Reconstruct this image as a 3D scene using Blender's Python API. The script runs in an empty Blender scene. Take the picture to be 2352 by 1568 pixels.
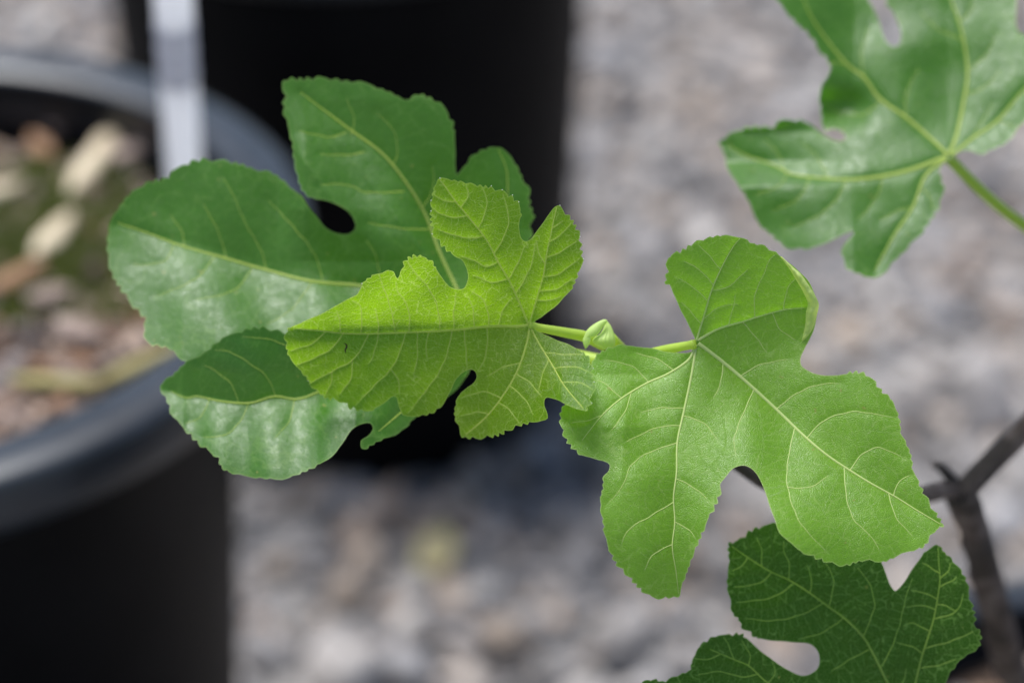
import bpy, math, random
import numpy as np
from mathutils import Vector, Matrix, geometry, noise as mnoise

# ------------------------------------------------------------------ camera, sky, sun
FX = 5000.0                 # focal length in units of a 2352 px wide picture
W0, H0 = 2352.0, 1568.0
PITCH = math.radians(33.0)
CAMZ = 1.05
FOCUS = 0.622
sc = bpy.context.scene
cam = bpy.data.cameras.new('camera'); camo = bpy.data.objects.new('camera', cam)
sc.collection.objects.link(camo); sc.camera = camo
camo.location = (0, 0, CAMZ); camo.rotation_euler = (math.pi / 2 - PITCH, 0, 0)
cam.sensor_width = 36; cam.lens = 36 * FX / W0
cam.clip_start = 0.02; cam.clip_end = 400
cam.dof.use_dof = True; cam.dof.focus_distance = FOCUS - .003; cam.dof.aperture_fstop = 4.4

SUN_AZ = math.radians(-45)   # clockwise from +Y: behind the plant, to the left
SUN_EL = math.radians(70)
world = bpy.data.worlds.new('World'); sc.world = world; world.use_nodes = True
wn = world.node_tree.nodes; wl = world.node_tree.links
bg = wn['Background']; bg.inputs['Strength'].default_value = 0.07
sky = wn.new('ShaderNodeTexSky'); sky.sky_type = 'NISHITA'; sky.sun_disc = False
sky.sun_elevation = SUN_EL; sky.sun_rotation = SUN_AZ
sky.air_density = 1.0; sky.dust_density = 1.0; sky.ozone_density = 1.0
wl.new(sky.outputs[0], bg.inputs['Color'])
sun = bpy.data.lights.new('sun', 'SUN'); sun.energy = 2.9; sun.angle = math.radians(28); sun.color = (1.0, 0.985, 0.965)
suno = bpy.data.objects.new('sun', sun); sc.collection.objects.link(suno)
sd = Vector((math.sin(SUN_AZ) * math.cos(SUN_EL), math.cos(SUN_AZ) * math.cos(SUN_EL), math.sin(SUN_EL)))
suno.rotation_euler = sd.to_track_quat('Z', 'Y').to_euler()
suno.location = (-1, 2, 4)
vs = sc.view_settings; vs.view_transform = 'Standard'; vs.look = 'None'; vs.gamma = 1.0
vs.use_curve_mapping = False; vs.exposure = 1.05
cy = sc.cycles
cy.use_denoising = True; cy.max_bounces = 10; cy.diffuse_bounces = 4; cy.transmission_bounces = 8; cy.transparent_max_bounces = 8
sc.render.film_transparent = False

# ------------------------------------------------------------------ helpers
rng = np.random.default_rng(7); random.seed(7)
C = sc.collection
cp, sp = math.cos(PITCH), math.sin(PITCH)
FWD = np.array([0, cp, -sp]); UPV = np.array([0, sp, cp]); RGT = np.array([1.0, 0, 0])
CAMP = np.array([0, 0, CAMZ])

def unproj(px, py, d):
    px = np.asarray(px, float); py = np.asarray(py, float); d = np.asarray(d, float)
    a = (px - W0 / 2) / FX * d; b = -(py - H0 / 2) / FX * d
    return CAMP + a[..., None] * RGT + b[..., None] * UPV + d[..., None] * FWD

def on_plane(px, py, z):                       # the point of a horizontal plane seen at a pixel
    r = unproj(px, py, 1.0) - CAMP
    return CAMP + r * ((z - CAMZ) / r[2])

def tag(o, label=None, cat=None, group=None, kind=None):
    if label: o['label'] = label
    if cat: o['category'] = cat
    if group: o['group'] = group
    if kind: o['kind'] = kind
    return o

def link(name, verts, faces, mat, parent=None, smooth=True):
    me = bpy.data.meshes.new(name)
    me.from_pydata([tuple(v) for v in verts], [], [tuple(f) for f in faces])
    if smooth: me.polygons.foreach_set('use_smooth', [True] * len(me.polygons))
    if mat: me.materials.append(mat)
    me.update()
    o = bpy.data.objects.new(name, me); C.objects.link(o)
    if parent: set_parent(o, parent)
    return o

def link_np(name, V, F, mat, col=None, smooth=True, parent=None):   # many triangles at once
    me = bpy.data.meshes.new(name)
    me.vertices.add(len(V)); me.vertices.foreach_set('co', np.asarray(V, np.float32).ravel())
    n = F.shape[1]
    me.loops.add(F.size); me.loops.foreach_set('vertex_index', F.astype(np.int32).ravel())
    me.polygons.add(len(F)); me.polygons.foreach_set('loop_start', np.arange(0, F.size, n, dtype=np.int32))
    me.update(calc_edges=True)
    me.polygons.foreach_set('use_smooth', np.full(len(F), smooth))
    if col is not None:
        a = me.color_attributes.new('Col', 'FLOAT_COLOR', 'POINT')
        c4 = np.ones((len(V), 4), np.float32); c4[:, :3] = col; a.data.foreach_set('color', c4.ravel())
    me.materials.append(mat); me.validate()
    o = bpy.data.objects.new(name, me); C.objects.link(o)
    if parent: set_parent(o, parent)
    return o

def set_parent(o, p):
    o.parent = p
    if p.type == 'EMPTY': o.matrix_parent_inverse = Matrix.Translation(-p.location)

def empty(name, loc):
    e = bpy.data.objects.new(name, None); e.location = loc; e.empty_display_size = 0.02; C.objects.link(e); return e

def catmull(P, step, closed=False):
    P = np.asarray(P, float); n = len(P); out = []; idx = []
    segs = n if closed else n - 1
    for i in range(segs):
        if closed: a, b, c, d = P[i - 1], P[i], P[(i + 1) % n], P[(i + 2) % n]
        else: a, b, c, d = P[max(i - 1, 0)], P[i], P[i + 1], P[min(i + 2, n - 1)]
        k = max(1, int(np.linalg.norm((c - b)[:2]) / step + 0.5))
        for j in range(k):
            t = j / k
            out.append(0.5 * (2 * b + (c - a) * t + (2 * a - 5 * b + 4 * c - d) * t * t + (3 * b - a - 3 * c + d) * t ** 3)); idx.append(i)
    if not closed: out.append(P[-1]); idx.append(segs - 1)
    return np.array(out), np.array(idx)

def tube_data(P, R, sides=8, cap=True, wob=0.0):
    P = np.asarray(P, float); n = len(P); R = np.broadcast_to(np.asarray(R, float), (n,))
    T = np.gradient(P, axis=0); T /= np.linalg.norm(T, axis=1)[:, None] + 1e-12
    ref = np.array([0, 0, 1.0]) if abs(T[0][2]) < .9 else np.array([1.0, 0, 0])
    V = []; F = []
    u = np.cross(T[0], ref); u /= np.linalg.norm(u)
    for i in range(n):
        u = u - T[i] * np.dot(u, T[i]); u /= np.linalg.norm(u); v = np.cross(T[i], u)
        for k in range(sides):
            a = 2 * math.pi * k / sides
            r = R[i] * (1 + wob * mnoise.noise(Vector((P[i][0] * 90 + math.cos(a), P[i][1] * 90 + math.sin(a), P[i][2] * 90))))
            V.append(P[i] + r * (math.cos(a) * u + math.sin(a) * v))
    for i in range(n - 1):
        for k in range(sides):
            F.append((i * sides + k, i * sides + (k + 1) % sides, (i + 1) * sides + (k + 1) % sides, (i + 1) * sides + k))
    if cap:
        F.append(tuple(range(sides))[::-1]); F.append(tuple((n - 1) * sides + k for k in range(sides)))
    return V, F

def tube(name, P, R, mat, parent=None, sides=10, wob=0.0):
    V, F = tube_data(P, R, sides, True, wob); return link(name, V, F, mat, parent)

def lathe(name, prof, ctr, mat, parent=None, seg=96):
    V = []; F = []; n = len(prof)
    for i in range(seg):
        a = 2 * math.pi * i / seg
        for r, z in prof: V.append((ctr[0] + r * math.cos(a), ctr[1] + r * math.sin(a), z))
    for i in range(seg):
        for j in range(n - 1):
            F.append((i * n + j, ((i + 1) % seg) * n + j, ((i + 1) % seg) * n + j + 1, i * n + j + 1))
    return link(name, V, F, mat, parent)

# ------------------------------------------------------------------ materials
def new_mat(name):
    m = bpy.data.materials.new(name); m.use_nodes = True
    nt = m.node_tree; nt.nodes.clear(); return m, nt.nodes, nt.links
def N(ns, t, **kw):
    n = ns.new(t)
    for k, v in kw.items():
        if k in n.inputs: n.inputs[k].default_value = v
        else: setattr(n, k, v)
    return n
def mixc(ns, ls, fac, a, b, blend='MIX'):
    n = ns.new('ShaderNodeMix'); n.data_type = 'RGBA'; n.blend_type = blend
    for s, v in ((n.inputs[0], fac), (n.inputs[6], a), (n.inputs[7], b)):
        if hasattr(v, 'links'): ls.new(v, s)
        else: s.default_value = v if not isinstance(v, tuple) else (*v, 1)
    return n.outputs[2]
def mth(ns, ls, op, a, b=0.0, c=0.0, clamp=False):
    n = ns.new('ShaderNodeMath'); n.operation = op; n.use_clamp = clamp
    for s, v in zip(n.inputs, (a, b, c)):
        if hasattr(v, 'links'): ls.new(v, s)
        else: s.default_value = v
    return n.outputs[0]
def mapr(ns, ls, v, a, b, c, d):
    n = ns.new('ShaderNodeMapRange'); n.interpolation_type = 'SMOOTHSTEP'
    ls.new(v, n.inputs[0])
    for i, x in enumerate((a, b, c, d)): n.inputs[i + 1].default_value = x
    return n.outputs[0]

def leaf_mat(name, base, base2, vein, trans, tfac, rough, net, tex, spec=0.5, pebble=0.0, relief=.15):
    """blade: green with pale fine veins; light passes through it"""
    m, ns, ls = new_mat(name)
    out = N(ns, 'ShaderNodeOutputMaterial')
    uv = N(ns, 'ShaderNodeUVMap', uv_map='leafuv')
    vd = N(ns, 'ShaderNodeAttribute', attribute_name='vd').outputs['Fac']
    ed = N(ns, 'ShaderNodeAttribute', attribute_name='ed').outputs['Fac']
    nz = N(ns, 'ShaderNodeTexNoise', Scale=0.055, Detail=4.0); ls.new(uv.outputs[0], nz.inputs['Vector'])
    nz2 = N(ns, 'ShaderNodeTexNoise', Scale=0.6, Detail=3.0); ls.new(uv.outputs[0], nz2.inputs['Vector'])
    # wobbling of the fine mesh of veins
    off = N(ns, 'ShaderNodeVectorMath', operation='MULTIPLY_ADD'); ls.new(nz2.outputs['Color'], off.inputs[0])
    off.inputs[1].default_value = (1.6, 1.6, 0); ls.new(uv.outputs[0], off.inputs[2])
    lad = N(ns, 'ShaderNodeUVMap', uv_map='ladder')
    lm = N(ns, 'ShaderNodeVectorMath', operation='MULTIPLY_ADD'); ls.new(lad.outputs[0], lm.inputs[0]); lm.inputs[1].default_value = (1.0, .36, 1)
    lo2 = N(ns, 'ShaderNodeVectorMath', operation='MULTIPLY'); ls.new(nz2.outputs['Color'], lo2.inputs[0]); lo2.inputs[1].default_value = (1.1, 1.1, 0); ls.new(lo2.outputs[0], lm.inputs[2])
    v1 = N(ns, 'ShaderNodeTexVoronoi', feature='DISTANCE_TO_EDGE', Scale=net * 1.6); v1.voronoi_dimensions = '2D'; ls.new(lm.outputs[0], v1.inputs['Vector'])
    v2 = N(ns, 'ShaderNodeTexVoronoi', feature='DISTANCE_TO_EDGE', Scale=net * 3.4); v2.voronoi_dimensions = '2D'; ls.new(off.outputs[0], v2.inputs['Vector'])
    e1 = mapr(ns, ls, v1.outputs['Distance'], 0.0, 0.06, .8, 0.0)
    e2 = mapr(ns, ls, v2.outputs['Distance'], 0.0, 0.10, 0.45, 0.0)
    nearv = mapr(ns, ls, vd, 0.02, 0.40, 0.9, 0.0)
    f = mth(ns, ls, 'MAXIMUM', mth(ns, ls, 'MAXIMUM', e1, e2), nearv)
    f = mth(ns, ls, 'MULTIPLY', f, tex)
    rim = mapr(ns, ls, ed, 0.0, 0.45, 0.7, 0.0)
    f = mth(ns, ls, 'MAXIMUM', f, rim)
    col = mixc(ns, ls, mapr(ns, ls, nz.outputs[0], 0.35, 0.65, 0, 1), base, base2)
    col = mixc(ns, ls, mapr(ns, ls, nz2.outputs[0], 0.35, 0.75, 0, .22), col, tuple(c * 1.5 for c in base2))
    col = mixc(ns, ls, f, col, vein)
    tcol = mixc(ns, ls, f, trans, tuple(min(1, c * 1.3 + .22) for c in trans))
    spot = N(ns, 'ShaderNodeTexNoise', Scale=0.34, Detail=2.0); ls.new(uv.outputs[0], spot.inputs['Vector'])
    sf = mapr(ns, ls, spot.outputs[0], 0.71, 0.76, 0, .75)
    col = mixc(ns, ls, sf, col, (0.26, 0.24, 0.06))
    # relief: fine veins sunk, cells puffed, grainy surface
    gr = N(ns, 'ShaderNodeTexNoise', Scale=3.2, Detail=2.0); ls.new(uv.outputs[0], gr.inputs['Vector'])
    pu = N(ns, 'ShaderNodeTexNoise', Scale=0.42, Detail=3.0); ls.new(uv.outputs[0], pu.inputs['Vector'])
    h = mth(ns, ls, 'MULTIPLY', mapr(ns, ls, v1.outputs['Distance'], 0.0, 0.3, 0.0, 1.0), relief)
    h = mth(ns, ls, 'MULTIPLY_ADD', gr.outputs[0], 0.35 + pebble, h)
    h = mth(ns, ls, 'MULTIPLY_ADD', pu.outputs[0], 0.7, h)
    bp = N(ns, 'ShaderNodeBump', Strength=0.55, Distance=0.00035); ls.new(h, bp.inputs['Height'])
    pb = N(ns, 'ShaderNodeBsdfPrincipled', Roughness=rough); pb.inputs['Specular IOR Level'].default_value = spec
    ls.new(col, pb.inputs['Base Color']); ls.new(bp.outputs[0], pb.inputs['Normal'])
    rr = mapr(ns, ls, pu.outputs[0], 0.3, 0.7, rough - .09, rough + .12); ls.new(rr, pb.inputs['Roughness'])
    tr = N(ns, 'ShaderNodeBsdfTranslucent'); ls.new(tcol, tr.inputs['Color']); ls.new(bp.outputs[0], tr.inputs['Normal'])
    mx = N(ns, 'ShaderNodeMixShader', Fac=tfac); ls.new(pb.outputs[0], mx.inputs[1]); ls.new(tr.outputs[0], mx.inputs[2])
    ls.new(mx.outputs[0], out.inputs[0])
    return m

def soft_mat(name, base, trans, tfac, rough=.45, base2=None, scale=60, spec=.4):
    m, ns, ls = new_mat(name); out = N(ns, 'ShaderNodeOutputMaterial')
    tc = N(ns, 'ShaderNodeTexCoord')
    nz = N(ns, 'ShaderNodeTexNoise', Scale=scale, Detail=4.0); ls.new(tc.outputs['Object'], nz.inputs['Vector'])
    col = mixc(ns, ls, nz.outputs[0], base, base2 or tuple(c * .75 for c in base))
    pb = N(ns, 'ShaderNodeBsdfPrincipled', Roughness=rough); pb.inputs['Specular IOR Level'].default_value = spec
    ls.new(col, pb.inputs['Base Color'])
    tr = N(ns, 'ShaderNodeBsdfTranslucent'); tr.inputs[0].default_value = (*trans, 1)
    mx = N(ns, 'ShaderNodeMixShader', Fac=tfac); ls.new(pb.outputs[0], mx.inputs[1]); ls.new(tr.outputs[0], mx.inputs[2])
    ls.new(mx.outputs[0], out.inputs[0]); return m

def rough_mat(name, a, b, scale, rough=.8, bump=.4, dist=.002, spec=.3, detail=5.0, c=None):
    m, ns, ls = new_mat(name); out = N(ns, 'ShaderNodeOutputMaterial')
    tc = N(ns, 'ShaderNodeTexCoord')
    nz = N(ns, 'ShaderNodeTexNoise', Scale=scale, Detail=detail); ls.new(tc.outputs['Object'], nz.inputs['Vector'])
    col = mixc(ns, ls, mapr(ns, ls, nz.outputs[0], .35, .65, 0, 1), a, b)
    if c:
        n2 = N(ns, 'ShaderNodeTexNoise', Scale=scale * .31, Detail=3.0); ls.new(tc.outputs['Object'], n2.inputs['Vector'])
        col = mixc(ns, ls, mapr(ns, ls, n2.outputs[0], .48, .62, 0, 1), col, c)
    pb = N(ns, 'ShaderNodeBsdfPrincipled', Roughness=rough); pb.inputs['Specular IOR Level'].default_value = spec
    ls.new(col, pb.inputs['Base Color'])
    bp = N(ns, 'ShaderNodeBump', Strength=bump, Distance=dist); ls.new(nz.outputs[0], bp.inputs['Height']); ls.new(bp.outputs[0], pb.inputs['Normal'])
    ls.new(pb.outputs[0], out.inputs[0]); return m

def attr_mat(name, rough=.75, spec=.3, scale=200.):
    m, ns, ls = new_mat(name); out = N(ns, 'ShaderNodeOutputMaterial')
    at = N(ns, 'ShaderNodeAttribute', attribute_name='Col'); tc = N(ns, 'ShaderNodeTexCoord')
    nz = N(ns, 'ShaderNodeTexNoise', Scale=scale, Detail=4.0); ls.new(tc.outputs['Object'], nz.inputs['Vector'])
    col = mixc(ns, ls, mapr(ns, ls, nz.outputs[0], .3, .7, 0, .35), at.outputs['Color'], (.10, .09, .085))
    pb = N(ns, 'ShaderNodeBsdfPrincipled', Roughness=rough); pb.inputs['Specular IOR Level'].default_value = spec
    ls.new(col, pb.inputs['Base Color'])
    bp = N(ns, 'ShaderNodeBump', Strength=.4, Distance=.001); ls.new(nz.outputs[0], bp.inputs['Height']); ls.new(bp.outputs[0], pb.inputs['Normal'])
    ls.new(pb.outputs[0], out.inputs[0]); return m

M_black = rough_mat('black_plastic', (.003, .003, .0034), (.005, .005, .0055), 14, rough=.5, bump=.15, dist=.001, spec=.06)
M_rim = rough_mat('sky_tinted_black_plastic', (.011, .014, .019), (.020, .025, .033), 30, rough=.34, bump=.15, dist=.001, spec=.55)  # rim plastic: bluish base colour carries part of the sky's reflection
M_soil = rough_mat('soil', (.045, .032, .025), (.09, .062, .045), 55, rough=.95, bump=.8, dist=.006)
M_ground = rough_mat('gravel_bed', (.20, .195, .195), (.29, .275, .265), 70, rough=.9, bump=.8, dist=.01, c=(.14, .138, .142))
M_stone = attr_mat('gravel_stone', .7, .35, 90)
M_chip = attr_mat('bark_chip', .85, .2, 130)
M_bark = rough_mat('fig_bark', (.072, .052, .043), (.15, .115, .10), 160, rough=.7, bump=.8, dist=.0014, c=(.045, .034, .028))
M_white = soft_mat('white_plastic', (.90, .90, .92), (.97, .97, .98), .62, .2, (.86, .87, .89), 30, .7)
M_band = soft_mat('grey_plastic_band', (.64, .65, .69), (.80, .81, .86), .55, .2, (.58, .59, .63), 40, .6)
M_moss = soft_mat('moss', (.15, .175, .05), (.25, .3, .06), .25, .7, (.09, .11, .035), 40)
M_cream = rough_mat('cream_wood', (.62, .53, .38), (.50, .41, .28), 40, rough=.8, bump=.4)
M_pinkwood = rough_mat('pale_bark', (.36, .28, .24), (.24, .18, .15), 60, rough=.85, bump=.5)
M_orange = rough_mat('orange_bark', (.34, .20, .115), (.25, .145, .085), 60, rough=.85, bump=.5)
M_straw = soft_mat('straw', (.45, .38, .16), (.5, .45, .15), .25, .6, (.33, .30, .13), 40)

# ------------------------------------------------------------------ ground and gravel
def ico():
    p = (1 + 5 ** .5) / 2
    v = np.array([(-1, p, 0), (1, p, 0), (-1, -p, 0), (1, -p, 0), (0, -1, p), (0, 1, p), (0, -1, -p), (0, 1, -p), (p, 0, -1), (p, 0, 1), (-p, 0, -1), (-p, 0, 1)], float)
    v /= np.linalg.norm(v[0])
    f = np.array([(0, 11, 5), (0, 5, 1), (0, 1, 7), (0, 7, 10), (0, 10, 11), (1, 5, 9), (5, 11, 4), (11, 10, 2), (10, 7, 6), (7, 1, 8), (3, 9, 4), (3, 4, 2), (3, 2, 6), (3, 6, 8), (3, 8, 9), (4, 9, 5), (2, 4, 11), (6, 2, 10), (8, 6, 7), (9, 8, 1)])
    return v, f
def rotations(n, tilt):
    a = rng.uniform(0, 2 * np.pi, n); b = rng.normal(0, tilt, n); c = rng.normal(0, tilt, n)
    ca, sa, cb, sb, cc, sc_ = np.cos(a), np.sin(a), np.cos(b), np.sin(b), np.cos(c), np.sin(c)
    z = np.zeros(n); o = np.ones(n)
    Rz = np.stack([ca, -sa, z, sa, ca, z, z, z, o], 1).reshape(n, 3, 3)
    Rx = np.stack([o, z, z, z, cb, -sb, z, sb, cb], 1).reshape(n, 3, 3)
    Ry = np.stack([cc, z, sc_, z, o, z, -sc_, z, cc], 1).reshape(n, 3, 3)
    return Rz @ Rx @ Ry
def scatter(name, pts, size, cols, mat, v0, f0, jit, tilt, smooth, parent=None):
    n = len(pts); k = len(v0)
    v = v0[None] * (1 + rng.normal(0, jit, (n, k, 1))) * size[:, None, :]
    v = np.einsum('nij,nkj->nki', rotations(n, tilt), v) + pts[:, None, :]
    F = (f0[None] + (np.arange(n) * k)[:, None, None]).reshape(-1, f0.shape[1])
    return link_np(name, v.reshape(-1, 3), F, mat, np.repeat(cols, k, axis=0), smooth, parent)

G = 60.0
ground = link('ground', [(-G, -G, 0), (G, -G, 0), (G, G, 0), (-G, G, 0)], [(0, 1, 2, 3)], M_ground, smooth=False)
tag(ground, 'wide bed of grey gravel under the nursery pots', 'ground', kind='structure')
iv, if_ = ico()
x0, x1, y0, y1 = -1.5, 1.5, 0.5, 3.6
n = 44000
gp = np.stack([rng.uniform(x0, x1, n), rng.uniform(y0, y1, n), np.zeros(n)], 1)
s = np.clip(rng.lognormal(math.log(.0088), .45, n), .003, .026)
gs = np.stack([s * rng.uniform(.9, 1.5, n), s * rng.uniform(.75, 1.1, n), s * rng.uniform(.45, .8, n)], 1)
gp[:, 2] = gs[:, 2] * rng.uniform(.1, .9, n)
pal = np.array([(.37, .355, .35), (.26, .255, .26), (.43, .39, .36), (.46, .38, .31), (.15, .145, .15), (.54, .52, .50), (.38, .30, .245), (.09, .09, .093), (.34, .34, .355)])
gc = np.clip(pal[rng.choice(len(pal), n, p=[.20, .15, .14, .11, .10, .10, .06, .05, .09])] * rng.uniform(.64, 1.12, (n, 1)) * np.array([1.03, 1.0, .975]), 0, .8)
gravel = scatter('gravel', gp, gs, gc, M_stone, iv, if_, .13, .5, True)
tag(gravel, 'loose grey, tan and pinkish gravel covering the ground around the pots', 'gravel', kind='stuff')

# ------------------------------------------------------------------ pots
def pot(ctr, R, H, neck, shoulder, bot, label, lip_h=.03):
    e = empty('plant_pot', (ctr[0], ctr[1], 0))
    tag(e, label, 'plant pot', 'black nursery pots on the gravel')
    rn = R * neck; rs = R * shoulder; rb = R * bot; t = .004; zn = H - lip_h - .035
    lathe('wall', [(0, .012), (rb - .008, .012), (rs - t, zn), (rn - t, H - lip_h), (rn - t - .0005, H - .004), (rn, H - .004), (rn, H - lip_h), (rs, zn), (rb + (rs - rb) * .03, .02), (rb - .002, .003), (rb - .01, .0), (0, .0)], ctr, M_black, e)
    r0 = rn - t - .002; prof = []
    k = 12; w = R - r0; rad = min(.010, w * .45)
    prof.append((r0, H - lip_h)); prof.append((r0, H - rad * .6))
    for i in range(k + 1):
        a = math.pi - math.pi * i / k
        prof.append((r0 + w / 2 + (w / 2) * math.cos(a) , H - rad * .6 + rad * .6 * math.sin(a)))
    prof.append((R - .001, H - lip_h * .75)); prof.append((R - .004, H - lip_h)); prof.append((R - .008, H - lip_h)); prof.append((rn + .001, H - lip_h * .8))
    lathe('rim', prof, ctr, M_rim, e, 128)
    return e
def soil(ctr, r, z, label, bump=.006):
    V = [(ctr[0], ctr[1], z)]; F = []; rings = 16; seg = 64
    for i in range(1, rings + 1):
        for j in range(seg):
            a = 2 * math.pi * j / seg; x = ctr[0] + r * i / rings * math.cos(a); y = ctr[1] + r * i / rings * math.sin(a)
            V.append((x, y, z + bump * mnoise.noise(Vector((x * 30, y * 30, 3.)))))
    for j in range(seg): F.append((0, 1 + j, 1 + (j + 1) % seg))
    for i in range(rings - 1):
        for j in range(seg):
            a = 1 + i * seg + j; b = 1 + i * seg + (j + 1) % seg
            F.append((a, a + seg, b + seg, b))
    return tag(link('potting_soil', V, F, M_soil), label, 'soil', kind='stuff')

LP = (-0.330, 0.940); LR = 0.229; LH = CAMZ - .55
pot(LP, LR, LH, .88, .81, .71, 'large black nursery pot filled with bark mulch and a white stake', .032)
LS = LH - .046
soil(LP, LR * .845 - .003, LS - .006, 'dark soil under the bark mulch in the large pot')
mp = on_plane(815, 1000, 0); MP = (-0.126, 1.568); MR = .200
pot(MP, MR, .452, .94, .925, .86, 'black nursery pot standing behind the large mulch-filled pot', .012)
soil(MP, MR * .93 - .003, .395, 'brown soil in the pot behind the large mulch-filled pot')
RP = (.262, .622); RR = .155; RH = .42
pot(RP, RR, RH, .92, .90, .82, 'black nursery pot that the woody fig trunk grows from')
soil(RP, RR * .92 - .003, RH - .032, 'reddish brown soil around the foot of the fig trunk')

# bark mulch: shapes of split bark
cv = np.array([(-1, -.9, -1), (1, -1, -1), (.8, 1, -1), (-1, .8, -1), (-.8, -1, 1), (1, -.7, 1), (.9, .8, 1), (-.7, 1, 1)], float)
cf = np.array([(0, 3, 2, 1), (4, 5, 6, 7), (0, 1, 5, 4), (1, 2, 6, 5), (2, 3, 7, 6), (3, 0, 4, 7)])
def chips(ctr, r, z, n, label, smin=.003, smax=.012):
    rr = r * np.sqrt(rng.uniform(0, 1, n)); a = rng.uniform(0, 2 * np.pi, n)
    L = rng.uniform(smin, smax, n)
    P = np.stack([ctr[0] + rr * np.cos(a), ctr[1] + rr * np.sin(a), z + rng.uniform(0, .010, n)], 1)
    S = np.stack([L, L * rng.uniform(.3, .7, n), L * rng.uniform(.12, .3, n)], 1)
    pal = np.array([(.20, .135, .10), (.30, .22, .17), (.12, .08, .06), (.38, .29, .23), (.26, .15, .09), (.22, .19, .18), (.33, .25, .21)])
    c = pal[rng.integers(0, len(pal), n)] * rng.uniform(.7, 1.25, (n, 1))
    return tag(scatter('bark_mulch', P, S, c, M_chip, cv, cf, .16, .45, False), label, 'mulch', kind='stuff')
chips(LP, LR * .86 - .016, LS - .004, 4200, 'brown and grey bark mulch covering the soil of the large pot')
chips(MP, MR * .93 - .014, .396, 500, 'brown bark mulch in the pot behind the large pot', .004, .012)
chips(RP, RR * .92 - .014, RH - .031, 500, 'reddish brown bark crumbs around the fig trunk', .003, .009)

def chip_piece(px, py, length, width, thick, ang, mat, label, name='wood_chip', cat='wood chip', tilt=.1, lift=.012):
    p = on_plane(px, py, LS + lift)
    V = []; F = []; n = 9; ca, sa = math.cos(ang), math.sin(ang)
    for i in range(n):
        t = i / (n - 1) * 2 - 1; w = .78 * width * (1 - .75 * abs(t) ** 3) * (1 + .12 * math.sin(5 * t + px)); b = .12 * length * (1 - t * t) * .3
        for (y, z) in ((-w, -thick * .6), (-w * .8, thick * .6), (0, thick), (w * .8, thick * .5), (w, -thick * .6), (0, -thick)):
            x = t * length; zz = z + b + x * tilt
            V.append((p[0] + x * ca - y * sa, p[1] + x * sa + y * ca, p[2] + zz))
    for i in range(n - 1):
        for k in range(6): F.append((i * 6 + k, i * 6 + (k + 1) % 6, (i + 1) * 6 + (k + 1) % 6, (i + 1) * 6 + k))
    F.append((5, 4, 3, 2, 1, 0)); F.append(tuple((n - 1) * 6 + k for k in range(6)))
    return tag(link(name, V, F, mat), label, cat, 'wood chips lying on the mulch of the large pot')
chip_piece(218, 372, .037, .0105, .005, 1.34, M_cream, 'long cream coloured wood chip lying on the bark mulch near the white stake')
chip_piece(122, 545, .021, .010, .004, 1.25, M_cream, 'short stubby cream wood chip on the moss patch')
chip_piece(2, 440, .013, .008, .004, .4, M_cream, 'pale cream wood chip half hidden at the edge of the moss patch')
chip_piece(150, 285, .012, .010, .004, .3, M_pinkwood, 'pinkish grey bark chip near the far inner wall of the large pot')
chip_piece(95, 340, .012, .008, .004, 2.2, M_orange, 'rust orange bark chip beside the pinkish bark chip')
chip_piece(325, 290, .011, .007, .004, 1.4, M_orange, 'orange brown bark chip against the foot of the white stake')
chip_piece(35, 640, .018, .009, .004, .8, M_orange, 'orange tan bark chip below the moss patch')
chip_piece(300, 350, .014, .010, .004, .5, M_pinkwood, 'pale brown bark chip between the cream chip and the stake')
chip_piece(115, 680, .012, .010, .004, .1, M_pinkwood, 'grey brown bark chip beside the tan chip below the moss')
chip_piece(180, 760, .013, .010, .004, 2.7, M_pinkwood, 'dull brown bark chip in the dark hollow of the mulch')
chip_piece(130, 880, .024, .006, .003, -.25, M_straw, 'yellowish straw blade lying near the front rim', 'straw_blade', 'straw')
chip_piece(330, 835, .026, .006, .003, .55, M_straw, 'curved dry yellow leaf strip resting along the front rim', 'dry_leaf', 'dry leaf', .15, .016)
# moss: short blades
mv = np.array([(-1, 0, 0), (1, 0, 0), (.3, .25, 1)], float); mf = np.array([(0, 1, 2)])
nm = 9000; MPX = []
while len(MPX) < nm:
    q = (rng.normal(120, 120), rng.normal(560, 110))
    if -80 < q[0] < 330 and 380 < q[1] < 760: MPX.append(q)
MPX = np.array(MPX); mpos = np.array([on_plane(a, b, LS + .004) for a, b in MPX])
keep = np.hypot(mpos[:, 0] - LP[0], mpos[:, 1] - LP[1]) < LR * .88 - .015; mpos = mpos[keep]
ms = np.stack([rng.uniform(.001, .0024, len(mpos))] * 2 + [rng.uniform(.005, .013, len(mpos))], 1)
moss = scatter('moss', mpos, ms, np.full((len(mpos), 3), .1), M_moss, mv, mf, .2, .6, False)
tag(moss, 'dull olive green moss growing over the bark mulch', 'moss', kind='stuff')

# white stake
st_b = on_plane(440, 660, LS - .02)
st_t = unproj(398, 0, .93)
dirs = (st_t - st_b); stL = np.linalg.norm(dirs); dirs /= stL
se = empty('plant_stake', tuple(st_b)); tag(se, 'white plastic tube stake standing in the bark mulch of the large pot', 'stake')
def along(a): return st_b + dirs * a
tube('tube', [along(a) for a in np.linspace(0, stL + .12, 40)], .0086, M_white, se, 24)
bA, bB = stL * .78, stL * .95
tube('band', [along(a) for a in np.linspace(bA, bB, 14)], [.0088 + .0003 * math.sin(i * 1.3) for i in range(14)], M_band, se, 24)
tube('cap', [along(stL + .12), along(stL + .128), along(stL + .132)], [.0094, .0094, .005], M_white, se, 24)

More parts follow.
